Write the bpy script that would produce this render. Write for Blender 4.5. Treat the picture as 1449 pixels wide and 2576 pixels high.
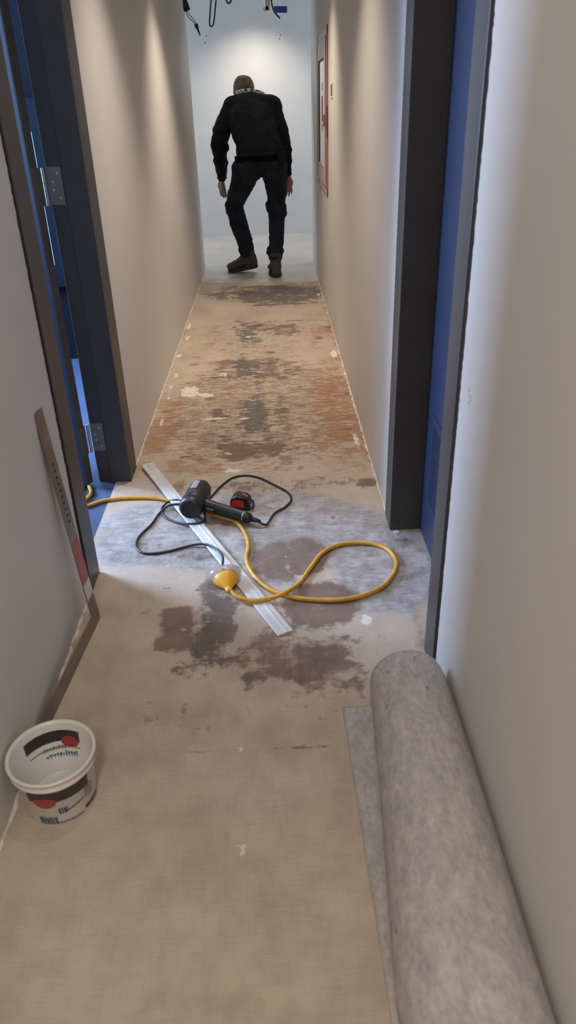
import bpy, bmesh, math, random
import numpy as np
from mathutils import Vector, Matrix
random.seed(7); np.random.seed(7)
for o in list(bpy.data.objects): bpy.data.objects.remove(o)
S = bpy.context.scene; COL = S.collection

# ------------------------------------------------------------------ camera
F_PX = 1845.0; CX, CY = 724.5, 1288.0; H = 1.40
ROT = np.array([[0.99893, 0.03657, -0.00934], [0, 0, 0], [0, 0, 0]])
def _n(v): return v/np.linalg.norm(v)
_Y = _n(np.array([669-CX, -(254-CY), -F_PX])); _D = _n(np.array([830-CX, -(4560-CY), -F_PX]))
_D = _n(_D-_Y*_D.dot(_Y)); _Z = -_D; _X = np.cross(_Y, _Z)
ROT = np.array([_X, _Y, _Z])
cd = bpy.data.cameras.new('camera'); cam = bpy.data.objects.new('camera', cd); COL.objects.link(cam)
cd.sensor_fit = 'VERTICAL'; cd.sensor_height = 36; cd.sensor_width = 36; cd.lens = 36*F_PX/2576
cd.clip_start = .02; cd.clip_end = 60
cd.dof.use_dof = True; cd.dof.focus_distance = 4.2; cd.dof.aperture_fstop = 4.6
m4 = Matrix([list(r) for r in ROT]).to_4x4(); m4.translation = (0, 0, H); cam.matrix_world = m4
S.camera = cam
def at(px, py, z=0.0):          # floor-plan position of a point known to lie at height z
    r = ROT @ np.array([px-CX, -(py-CY), -F_PX]); t = (z-H)/r[2]
    return Vector((float(r[0]*t), float(r[1]*t), z))
# ------------------------------------------------------------------ world, exposure, lights
w = bpy.data.worlds.new('world'); S.world = w; w.use_nodes = True
w.node_tree.nodes['Background'].inputs[0].default_value = (.55, .72, 1, 1)
w.node_tree.nodes['Background'].inputs[1].default_value = .6
S.view_settings.view_transform = 'Standard'; S.view_settings.look = 'None'
S.view_settings.gamma = 1; S.view_settings.use_curve_mapping = False
S.view_settings.exposure = 1.0
WARM = (1, .84, .69); BLUE = (.48, .66, 1)
def lamp(name, kind, loc, energy, color, size=None, size_y=None, target=None, spot=None, blend=.5, radius=None, spread=None):
    l = bpy.data.lights.new(name, kind); l.energy = energy; l.color = color
    if kind == 'AREA':
        l.shape = 'RECTANGLE'; l.size = size; l.size_y = size_y or size
        if spread: l.spread = math.radians(spread)
    if kind == 'SPOT': l.spot_size = math.radians(spot); l.spot_blend = blend
    if radius is not None: l.shadow_soft_size = radius
    o = bpy.data.objects.new(name, l); COL.objects.link(o); o.location = loc
    if target: o.rotation_euler = (Vector(target)-Vector(loc)).to_track_quat('-Z', 'Y').to_euler()
    return o
CEIL = 2.5
DL = [(-.12, 5.12, 76, 89), (-.12, 3.32, 54, 89), (-.12, 1.5, 10, 125), (-.12, -.3, 19, 130), (-.10, 8.72, 46, 118), (-.12, 6.95, 8, 90)]
for x, y, e, ang in DL:
    lamp('downlight_lamp', 'SPOT', (x, y, CEIL-.03), e, WARM, target=(x, y, 0), spot=ang, blend=.95, radius=.05)
lamp('rear_fill_light', 'AREA', (-.12, -1.2, CEIL-.02), 15, (1, .93, .86), .5, 1.6, target=(-.12, -1.2, 0))  # added ambient fill above the unseen corridor behind the camera, no fixture
# daylight entering through the glazing of the side room and of the cross corridor
lamp('side_room_daylight', 'AREA', (-3.15, 3.48, 1.45), 190, BLUE, 1.15, 1.3, target=(0, 2.2, .9))
lamp('cross_corridor_daylight_west', 'AREA', (-2.9, 8.4, 1.5), 13, (.72, .85, 1), 1.2, 1.6, target=(0, 8.6, 1.1))
lamp('cross_corridor_daylight_east', 'AREA', (2.9, 8.4, 1.5), 13, (.72, .85, 1), 1.2, 1.6, target=(0, 8.6, 1.1))

# ------------------------------------------------------------------ materials
def srgb(r, g, b):
    f = lambda c: (c/255/12.92 if c/255 <= .04045 else ((c/255+.055)/1.055)**2.4)
    return (f(r), f(g), f(b), 1)
def mat(name, col, rough=.6, metal=0, bump=0, bscale=60, var=0, vscale=8, spec=.5, trans=0, alpha=1, stretch=None, col2=None, emit=None):
    m = bpy.data.materials.new(name); m.use_nodes = True; nt = m.node_tree; N = nt.nodes; L = nt.links
    b = N['Principled BSDF']; b.inputs['Base Color'].default_value = col; b.inputs['Roughness'].default_value = rough
    b.inputs['Metallic'].default_value = metal; b.inputs['Specular IOR Level'].default_value = spec
    b.inputs['Transmission Weight'].default_value = trans; b.inputs['Alpha'].default_value = alpha
    tc = N.new('ShaderNodeTexCoord'); mp = N.new('ShaderNodeMapping'); L.new(tc.outputs['Object'], mp.inputs[0])
    if stretch: mp.inputs['Scale'].default_value = stretch
    if var or col2:
        n = N.new('ShaderNodeTexNoise'); n.inputs['Scale'].default_value = vscale; n.inputs['Detail'].default_value = 6
        L.new(mp.outputs[0], n.inputs[0]); r = N.new('ShaderNodeValToRGB')
        c2 = col2 or tuple(c*(1-var) for c in col[:3])+(1,)
        r.color_ramp.elements[0].position = .35; r.color_ramp.elements[0].color = c2
        r.color_ramp.elements[1].position = .65; r.color_ramp.elements[1].color = col
        L.new(n.outputs[0], r.inputs[0]); L.new(r.outputs[0], b.inputs['Base Color'])
    if bump:
        n2 = N.new('ShaderNodeTexNoise'); n2.inputs['Scale'].default_value = bscale; n2.inputs['Detail'].default_value = 4
        L.new(mp.outputs[0], n2.inputs[0]); bp = N.new('ShaderNodeBump'); bp.inputs['Strength'].default_value = bump
        bp.inputs['Distance'].default_value = .01
        L.new(n2.outputs[0], bp.inputs['Height']); L.new(bp.outputs[0], b.inputs['Normal'])
    if emit: b.inputs['Emission Color'].default_value = emit[0]; b.inputs['Emission Strength'].default_value = emit[1]
    return m
M = {}
M['wall'] = mat('painted_drywall', (.65, .63, .60, 1), .55, bump=.05, bscale=120, var=.05, vscale=1.5, spec=.35)
M['end_wall'] = mat('pale_end_wall', (.66, .68, .69, 1), .5, bump=.05, bscale=60, var=.05, vscale=4)
M['ceiling'] = mat('ceiling_paint', (.6, .59, .57, 1), .8, var=.04)
M['frame'] = mat('grey_frame_paint', (.050, .048, .049, 1), .42, bump=.03, bscale=200, var=.12, vscale=6, spec=.4)
M['bluedoor'] = mat('blue_door_paint', (.018, .030, .068, 1), .42, bump=.02, bscale=150, var=.1, vscale=3, spec=.4)
M['edge'] = mat('door_edge_paint', (.10, .095, .095, 1), .5, var=.2)
M['gap'] = mat('dark_gap', (.012, .011, .011, 1), .9, var=.3)
M['plaster'] = mat('raw_plaster', (.72, .69, .63, 1), .85, bump=.4, bscale=90, var=.25, vscale=30)
M['hinge'] = mat('brushed_hinge_metal', (.23, .215, .19, 1), .45, .75, var=.2, vscale=20)
M['pin'] = mat('hinge_pin_metal', (.42, .39, .35, 1), .35, .9)
M['steel'] = mat('worn_steel', (.30, .255, .22, 1), .42, .75, bump=.05, bscale=80, var=.3, vscale=14)
M['daylight_blue_floor'] = mat('side_room_floor', (.055, .085, .165, 1), .5, var=.2, vscale=5)  # blue of the daylight on this floor is put into its colour
M['sheet'] = mat('pale_floor_sheet', (.52, .505, .48, 1), .38, bump=.03, bscale=25, var=.14, vscale=3.5, spec=.5)
M['straight'] = mat('white_coated_metal', (.60, .60, .58, 1), .6, 0, var=.14, vscale=20)
M['blackplastic'] = mat('black_plastic', (.017, .018, .02, 1), .42, bump=.05, bscale=300, var=.3, vscale=30)
M['blackrubber'] = mat('black_rubber', (.022, .024, .03, 1), .45, var=.3, vscale=50)
M['yellow'] = mat('yellow_cord_jacket', (.62, .33, .035, 1), .45, var=.2, vscale=40)
M['yellowp'] = mat('yellow_moulded_plastic', (.78, .40, .03, 1), .4, var=.12, vscale=40)
M['red'] = mat('red_plastic', (.60, .035, .025, 1), .4, var=.15, vscale=40)
M['grey'] = mat('grey_sticker', (.28, .28, .27, 1), .5, var=.3, vscale=120)
M['greyletter'] = mat('grey_lettering', (.16, .16, .16, 1), .5, var=.2)
M['clear'] = mat('clear_plastic', (.52, .42, .37, 1), .2, alpha=.5, var=.1)
M['bucket'] = mat('white_translucent_plastic', (.66, .63, .59, 1), .35, var=.05, vscale=9)
M['bucket'].node_tree.nodes['Principled BSDF'].inputs['Subsurface Weight'].default_value = .25
M['darkprint'] = mat('dark_printed_band', (.042, .030, .030, 1), .4, var=.15)
M['redprint'] = mat('red_printed_oval', (.34, .05, .04, 1), .4, var=.15)
M['blueprint'] = mat('blue_printed_letters', (.045, .085, .20, 1), .4, var=.3, vscale=60)
M['redlabel'] = mat('red_sticker', (.42, .065, .04, 1), .4, var=.3, vscale=30)
M['whitelabel'] = mat('white_sticker', (.62, .60, .58, 1), .5, var=.15, vscale=90)
M['cabwhite'] = mat('pale_cabinet_enamel', (.60, .50, .48, 1), .4, var=.05)
M['cabred'] = mat('red_cabinet_enamel', (.30, .05, .05, 1), .4, var=.1)
M['cabdark'] = mat('dark_gasket', (.05, .03, .035, 1), .6, var=.1)
M['glass'] = mat('cabinet_glass', (.50, .52, .51, 1), .12, var=.08, vscale=2)
M['skin'] = mat('skin', (.30, .145, .095, 1), .5, bump=.1, bscale=120, var=.2, vscale=12)
M['hair'] = mat('cropped_greying_hair', (.17, .125, .095, 1), .8, bump=.5, bscale=240, col2=(.06, .043, .035, 1), vscale=22)
M['shirt'] = mat('black_knit', (.014, .017, .025, 1), .9, bump=.4, bscale=120, var=.3, vscale=10, spec=.2)
M['jeans'] = mat('dark_denim', (.020, .029, .048, 1), .85, bump=.4, bscale=180, var=.45, vscale=9, spec=.25)
M['belt'] = mat('dark_brown_leather', (.006, .006, .008, 1), .85, var=.2, spec=.1)
M['boot'] = mat('brown_suede', (.085, .062, .045, 1), .75, bump=.3, bscale=90, var=.3, vscale=16)
M['sole'] = mat('dark_brown_sole', (.035, .026, .02, 1), .7, var=.2)
M['lamp'] = mat('lamp_diffuser', (1, .9, .8, 1), .5, emit=((1, .86, .7, 1), 5), var=.01)
M['sky'] = mat('daylit_pane', (.3, .5, .9, 1), .3, emit=((.42, .72, 1, 1), 2.2), var=.01)
M['roomwall'] = mat('side_room_paint', (.11, .11, .12, 1), .7, var=.05)
M['navywall'] = mat('gap_darkening_navy', (.0035, .006, .012, 1), .8, var=.1, spec=.1)  # near-black colour put in so the hinge gap looks dark
M['navyframe'] = mat('navy_window_frame', (.004, .008, .016, 1), .7, var=.1, spec=.1)
M['bluetag'] = mat('blue_plastic', (.03, .07, .35, 1), .4, var=.1)
M['bracket'] = mat('grey_metal_bracket', (.38, .42, .40, 1), .5, .3, var=.2)
M['eye'] = mat('eye', (.5, .48, .45, 1), .3, var=.1)
M['brass'] = mat('metal_blade', (.6, .55, .45, 1), .3, 1, var=.1)

def checker(name, a, b, sc):
    m = mat(name, a, .8); nt = m.node_tree; c = nt.nodes.new('ShaderNodeTexChecker'); c.inputs['Scale'].default_value = sc
    c.inputs['Color1'].default_value = a; c.inputs['Color2'].default_value = b
    tc = nt.nodes.new('ShaderNodeTexCoord'); nt.links.new(tc.outputs['Object'], c.inputs[0])
    nt.links.new(c.outputs[0], nt.nodes['Principled BSDF'].inputs['Base Color']); return m
M['collar'] = checker('checked_cotton', (.62, .60, .52, 1), (.10, .10, .10, 1), 38)

def carpet_mat():
    m = bpy.data.materials.new('grey_felt_underlay'); m.use_nodes = True; N = m.node_tree.nodes; L = m.node_tree.links
    b = N['Principled BSDF']; b.inputs['Roughness'].default_value = .62; b.inputs['Specular IOR Level'].default_value = .5
    tc = N.new('ShaderNodeTexCoord')
    def noise(sc, scale, det=5):
        mp = N.new('ShaderNodeMapping'); mp.inputs['Scale'].default_value = sc; L.new(tc.outputs['Object'], mp.inputs[0])
        n = N.new('ShaderNodeTexNoise'); n.inputs['Scale'].default_value = scale; n.inputs['Detail'].default_value = det
        n.inputs['Roughness'].default_value = .65; L.new(mp.outputs[0], n.inputs[0]); return n
    def ramp(src, stops):
        r = N.new('ShaderNodeValToRGB'); e = r.color_ramp.elements
        while len(e) < len(stops): e.new(.5)
        for i, (p, c) in enumerate(stops): e[i].position = p; e[i].color = c
        L.new(src, r.inputs[0]); return r
    n1 = noise((1, .45, 1), 42); n2 = noise((1, .6, 1), 110, 3); n3 = noise((1, .4, 1), 26, 2)
    r1 = ramp(n1.outputs[0], [(.28, (.325, .310, .325, 1)), (.5, (.41, .390, .388, 1)), (.74, (.53, .498, .482, 1))])
    r2 = ramp(n2.outputs[0], [(.3, (.75, .75, .78, 1)), (.6, (1.04, 1.02, 1, 1))])
    mx = N.new('ShaderNodeMix'); mx.data_type = 'RGBA'; mx.blend_type = 'MULTIPLY'; mx.inputs[0].default_value = .8
    L.new(r1.outputs[0], mx.inputs[6]); L.new(r2.outputs[0], mx.inputs[7])
    r3 = ramp(n3.outputs[0], [(.26, (1, 1, 1, 1)), (.31, (0, 0, 0, 1))])
    mx2 = N.new('ShaderNodeMix'); mx2.data_type = 'RGBA'; L.new(r3.outputs[0], mx2.inputs[0])
    L.new(mx.outputs[2], mx2.inputs[6]); mx2.inputs[7].default_value = (.16, .14, .15, 1)
    L.new(mx2.outputs[2], b.inputs['Base Color'])
    bp = N.new('ShaderNodeBump'); bp.inputs['Strength'].default_value = .35; bp.inputs['Distance'].default_value = .004
    L.new(n2.outputs[0], bp.inputs['Height']); L.new(bp.outputs[0], b.inputs['Normal']); return m
M['carpet'] = carpet_mat()

def floor_mat():
    m = bpy.data.materials.new('stained_subfloor'); m.use_nodes = True; N = m.node_tree.nodes; L = m.node_tree.links
    b = N['Principled BSDF']
    tc = N.new('ShaderNodeTexCoord')
    def noise(sc, scale, det=6, rough=.6):
        mp = N.new('ShaderNodeMapping'); mp.inputs['Scale'].default_value = sc; L.new(tc.outputs['Object'], mp.inputs[0])
        n = N.new('ShaderNodeTexNoise'); n.inputs['Scale'].default_value = scale; n.inputs['Detail'].default_value = det
        n.inputs['Roughness'].default_value = rough; L.new(mp.outputs[0], n.inputs[0]); return n.outputs[0]
    def math_(op, a, c, d=None):
        n = N.new('ShaderNodeMath'); n.operation = op
        for i, v in enumerate((a, c, d)):
            if v is None: continue
            if isinstance(v, (int, float)): n.inputs[i].default_value = v
            else: L.new(v, n.inputs[i])
        return n.outputs[0]
    def mixc(f, a, c, blend='MIX'):
        n = N.new('ShaderNodeMix'); n.data_type = 'RGBA'; n.blend_type = blend
        for i, v in ((0, f), (6, a), (7, c)):
            if isinstance(v, (int, float)): n.inputs[i].default_value = v
            elif isinstance(v, tuple): n.inputs[i].default_value = v
            else: L.new(v, n.inputs[i])
        return n.outputs[2]
    def ramp(src, stops):
        r = N.new('ShaderNodeValToRGB'); e = r.color_ramp.elements
        while len(e) < len(stops): e.new(.5)
        for i, (p, c) in enumerate(stops): e[i].position = p; e[i].color = c if isinstance(c, tuple) else (c, c, c, 1)
        L.new(src, r.inputs[0]); return r.outputs[0]
    def attr(name):
        a = N.new('ShaderNodeAttribute'); a.attribute_name = name
        s = N.new('ShaderNodeSeparateColor'); L.new(a.outputs['Color'], s.inputs[0]); return s.outputs
    A = attr('stain'); B = attr('wear')
    big = noise((1, 1, 1), 3.2, 4); mid = noise((1, 1, 1), 13, 8, .65)
    across = noise((5, 22, 1), 2.6, 8, .7); along = noise((30, 4, 1), 2.2, 6, .65)
    fine = noise((1, 1, 1), 90, 3); threadx = noise((9, 160, 1), 1.6, 2); thready = noise((160, 9, 1), 1.6, 2)
    base = ramp(big, [(.34, (.40, .325, .255, 1)), (.52, (.465, .385, .305, 1)), (.7, (.50, .425, .35, 1))])
    base = mixc(.5, base, ramp(mid, [(.3, .78), (.6, 1.08)]), 'MULTIPLY')
    base = mixc(.16, base, ramp(threadx, [(.35, .80), (.6, 1.08)]), 'MULTIPLY')
    base = mixc(.22, base, ramp(thready, [(.35, .80), (.6, 1.08)]), 'MULTIPLY')
    sepx = N.new('ShaderNodeSeparateXYZ'); L.new(tc.outputs['Object'], sepx.inputs[0])
    far = ramp(math_('MULTIPLY', sepx.outputs[1], .1), [(.26, .25), (.32, 1.0)])
    small = noise((1, 1, 1), 38, 6, .7); low = noise((1, 1, 1), 6, 3, .5)
    acc = math_('MULTIPLY', math_('SUBTRACT', across, .5), far)
    def comb(*ps):
        r = None
        for src, k in ps:
            t = math_('MULTIPLY', src if src is acc else math_('SUBTRACT', src, .5), k); r = t if r is None else math_('ADD', r, t)
        return r
    rag = comb((low, 1.1), (mid, 1.3), (small, .5), (acc, 1.6))
    rag2 = comb((low, 1.0), (mid, 1.5), (small, .6), (acc, 2.0), (along, .5))
    rag4 = comb((mid, 1.1), (across, 2.0), (small, .7))
    rag3 = comb((low, 1.0), (mid, .9), (small, .5))
    ragw = comb((small, 1.6), (mid, .5))
    def mask(ch, n, lo, hi): return ramp(math_('ADD', ch, n), [(lo, 0.0), (hi, 1.0)])
    # scrape marks where the old floor was lifted: bare tan and brown, driven by the wear channel blue
    scr = mask(B[2], rag4, .47, .72)
    c = mixc(math_('MULTIPLY', scr, .75), base, (.205, .125, .082, 1))
    c = mixc(math_('MULTIPLY', mask(B[0], rag, .38, .75), .72), c, (.27, .125, .055, 1))      # orange brown wood
    c = mixc(math_('MULTIPLY', mask(A[2], rag3, .42, .62), .9), c,
             ramp(math_('ADD', math_('MULTIPLY', across, .3), math_('ADD', math_('MULTIPLY', mid, .45), math_('MULTIPLY', small, .25))), [(.41, (.19, .165, .16, 1)), (.5, (.31, .29, .29, 1)), (.60, (.46, .445, .45, 1))]))                    # chalky skim
    c = mixc(math_('MULTIPLY', mask(A[0], rag, .42, .62), .85), c, ramp(mid, [(.35, (.115, .068, .052, 1)), (.65, (.185, .115, .088, 1))]))  # brown red
    c = mixc(math_('MULTIPLY', mask(A[1], rag2, .42, .66), .85), c, ramp(mid, [(.35, (.072, .06, .052, 1)), (.65, (.135, .115, .10, 1))]))   # dark grey
    c = mixc(math_('MULTIPLY', mask(B[1], ragw, .45, .52), .92), c, (.70, .66, .60, 1))
    # thin scratches: fine rings of distorted noise, stronger in the worn far half
    sn = noise((1, 2.2, 1), 5.5, 3, .5)
    line = ramp(math_('ABSOLUTE', math_('SUBTRACT', sn, .5), 0), [(.0, 1.0), (.006, 0.0)])
    c = mixc(math_('MULTIPLY', math_('MULTIPLY', line, B[2]), .6), c, (.12, .07, .045, 1))
    spk = ramp(noise((1, 1, 1), 60, 1), [(.74, 0.0), (.78, 1.0)])
    c = mixc(math_('MULTIPLY', math_('MULTIPLY', spk, math_('ADD', B[2], A[2])), .6), c, (.68, .64, .57, 1))
    L.new(c, b.inputs['Base Color'])
    rr = math_('SUBTRACT', .62, math_('MULTIPLY', A[2], .14)); L.new(rr, b.inputs['Roughness'])
    b.inputs['Specular IOR Level'].default_value = .4
    bp = N.new('ShaderNodeBump'); bp.inputs['Strength'].default_value = .45; bp.inputs['Distance'].default_value = .006
    L.new(math_('ADD', math_('MULTIPLY', across, .7), math_('ADD', math_('MULTIPLY', fine, .15), math_('MULTIPLY', mask(B[1], ragw, .45, .52), .5))), bp.inputs['Height'])
    L.new(bp.outputs[0], b.inputs['Normal']); return m
M['floor'] = floor_mat()

# ------------------------------------------------------------------ mesh helpers
def finish(name, bm, m, parent=None, smooth=False, mats=None):
    bmesh.ops.recalc_face_normals(bm, faces=bm.faces)
    me = bpy.data.meshes.new(name); bm.to_mesh(me); bm.free()
    if smooth: me.polygons.foreach_set('use_smooth', [True]*len(me.polygons))
    for x in (mats or [m]): me.materials.append(x)
    o = bpy.data.objects.new(name, me); COL.objects.link(o)
    if parent is not None: o.parent = parent
    return o
def box(bm, a, b, bev=0):
    a, b = Vector(a), Vector(b); c = (a+b)/2; s = b-a
    r = bmesh.ops.create_cube(bm, size=1, matrix=Matrix.Translation(c) @ Matrix.Diagonal((abs(s.x), abs(s.y), abs(s.z), 1)))
    if bev:
        es = list({e for v in r['verts'] for e in v.link_edges})
        bmesh.ops.bevel(bm, geom=es, offset=bev, segments=2, affect='EDGES', profile=.6)
def boxes(name, lst, m, parent=None, bev=0):
    bm = bmesh.new()
    for a, b in lst: box(bm, a, b, bev)
    return finish(name, bm, m, parent)
def obox(bm, M4, s, bev=0):     # oriented box of size s, centred in frame M4
    r = bmesh.ops.create_cube(bm, size=1, matrix=M4 @ Matrix.Diagonal((s[0], s[1], s[2], 1)))
    if bev:
        es = list({e for v in r['verts'] for e in v.link_edges})
        bmesh.ops.bevel(bm, geom=es, offset=bev, segments=2, affect='EDGES', profile=.6)
def frame(origin, xax, up=(0, 0, 1)):
    x = Vector(xax).normalized(); z = Vector(up); z = (z-x*z.dot(x)).normalized(); y = z.cross(x)
    m = Matrix((x, y, z)).transposed().to_4x4(); m.translation = Vector(origin); return m
def loft(bm, rings, cap=True):
    vs = [[bm.verts.new(p) for p in r] for r in rings]; n = len(vs[0])
    for a, b in zip(vs, vs[1:]):
        for i in range(n): bm.faces.new((a[i], a[(i+1) % n], b[(i+1) % n], b[i]))
    if cap: bm.faces.new(list(reversed(vs[0]))); bm.faces.new(vs[-1])
def catmull(P, k=8):
    P = [Vector(p) for p in P]; P = [2*P[0]-P[1]]+P+[2*P[-1]-P[-2]]; out = []
    for i in range(1, len(P)-2):
        for j in range(k):
            t = j/k; a, b, c, d = P[i-1:i+3]
            out.append(.5*((2*b)+(c-a)*t+(2*a-5*b+4*c-d)*t*t+(3*b-a-3*c+d)*t**3))
    out.append(P[-2]); return out
def tube(bm, P, r, n=10, k=8, smooth=True):
    pts = catmull(P, k) if smooth else [Vector(p) for p in P]
    up = Vector((0, 0, 1)); rings = []
    for i, p in enumerate(pts):
        t = (pts[min(i+1, len(pts)-1)]-pts[max(i-1, 0)]).normalized()
        if abs(t.z) > .95: up = Vector((0, 1, 0))
        s = t.cross(up).normalized(); u = s.cross(t)
        rr = r(i/(len(pts)-1)) if callable(r) else r
        rings.append([p+(s*math.cos(2*math.pi*j/n)+u*math.sin(2*math.pi*j/n))*rr for j in range(n)])
    loft(bm, rings)
def lathe(bm, prof, M4, n=32, cap=True):   # prof: (along x, radius)
    rings = [[M4 @ Vector((a, r*math.cos(2*math.pi*j/n), r*math.sin(2*math.pi*j/n))) for j in range(n)] for a, r in prof]
    loft(bm, rings, cap)
def empty(name, loc, label=None, cat=None, group=None, kind=None):
    o = bpy.data.objects.new(name, None); COL.objects.link(o); o.location = loc; o.empty_display_size = .1
    if label: o['label'] = label
    if cat: o['category'] = cat
    if group: o['group'] = group
    if kind: o['kind'] = kind
    return o
def tag(o, label=None, cat=None, group=None, kind=None):
    if label: o['label'] = label
    if cat: o['category'] = cat
    if group: o['group'] = group
    if kind: o['kind'] = kind
    return o
def adopt(root):               # keep children where they are built although the empty has a place
    bpy.context.view_layer.update()
    for c in root.children: c.matrix_parent_inverse = root.matrix_world.inverted()
def struct(o, label=None, cat='structure'):
    o['kind'] = 'structure'
    if label: o['label'] = label; o['category'] = cat
    return o

# ------------------------------------------------------------------ room shell
XL, XR = -.64, .405
T = .17
struct(boxes('wall_left', [((XL-T, -2.6, 0), (XL, 2.0, CEIL)), ((XL-T, 2.957, 0), (XL, 7.3, CEIL)), ((XL-T, 2.0, 2.12), (XL, 2.957, CEIL))], M['wall']),
       'long pale painted wall on the left, interrupted by the open dark door frame', 'wall')
struct(boxes('wall_right', [((XR, -2.6, 0), (XR+T, 1.54, CEIL)), ((XR, 2.452, 0), (XR+T, 7.5, CEIL)), ((XR, 1.54, 2.12), (XR+T, 2.452, CEIL))], M['wall']),
       'long pale painted wall on the right with the blue door and fire cabinet', 'wall')
we = struct(boxes('wall_back', [((-3.2, 9.3, 0), (3.2, 9.45, CEIL))], M['end_wall']), 'pale bluish wall closing the far end behind the bent man', 'wall')
for px, z in ((-.61, 2.02), (-.625, 1.96), (.18, 2.01), (.17, 1.975)):
    bm = bmesh.new(); lathe(bm, [(0, .006), (.002, .006), (.003, .003)], frame((px, 9.302, z), (0, -1, 0)), 8); finish('screw_head', bm, M['gap'], we)
struct(boxes('wall_rear', [((XL-T, -2.75, 0), (XR+T, -2.6, CEIL))], M['wall']), 'wall across the corridor behind the viewpoint', 'wall')
struct(boxes('wall_cross_left', [((-3.2, 7.13, 0), (XL-T, 7.3, CEIL)), ((-3.35, 7.13, 0), (-3.2, 9.45, CEIL))], M['end_wall']), 'wall of the cross corridor turning left at the far end', 'wall')
struct(boxes('wall_cross_right', [((XR+T, 7.33, 0), (3.2, 7.5, CEIL)), ((3.2, 7.33, 0), (3.35, 9.45, CEIL))], M['end_wall']), 'wall of the cross corridor turning right at the far end', 'wall')
struct(boxes('wall_side_room', [((-3.4, .2, 0), (XL-T, .35, CEIL)), ((-3.5, .2, 0), (-3.3, 4.75, CEIL)), ], M['roomwall']), 'walls of the room seen through the open left door', 'wall')
struct(boxes('wall_side_room_north', [((-3.3, 4.6, 0), (XL-T, 4.75, CEIL))], M['navywall']), 'side room wall coloured near black to darken the gap behind the open left door', 'wall')
boxes('ceiling', [((-3.6, -2.8, CEIL), (3.5, 9.5, CEIL+.1))], M['ceiling'])
struct(bpy.data.objects['ceiling'], 'plain ceiling above the corridor', 'ceiling')

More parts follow.
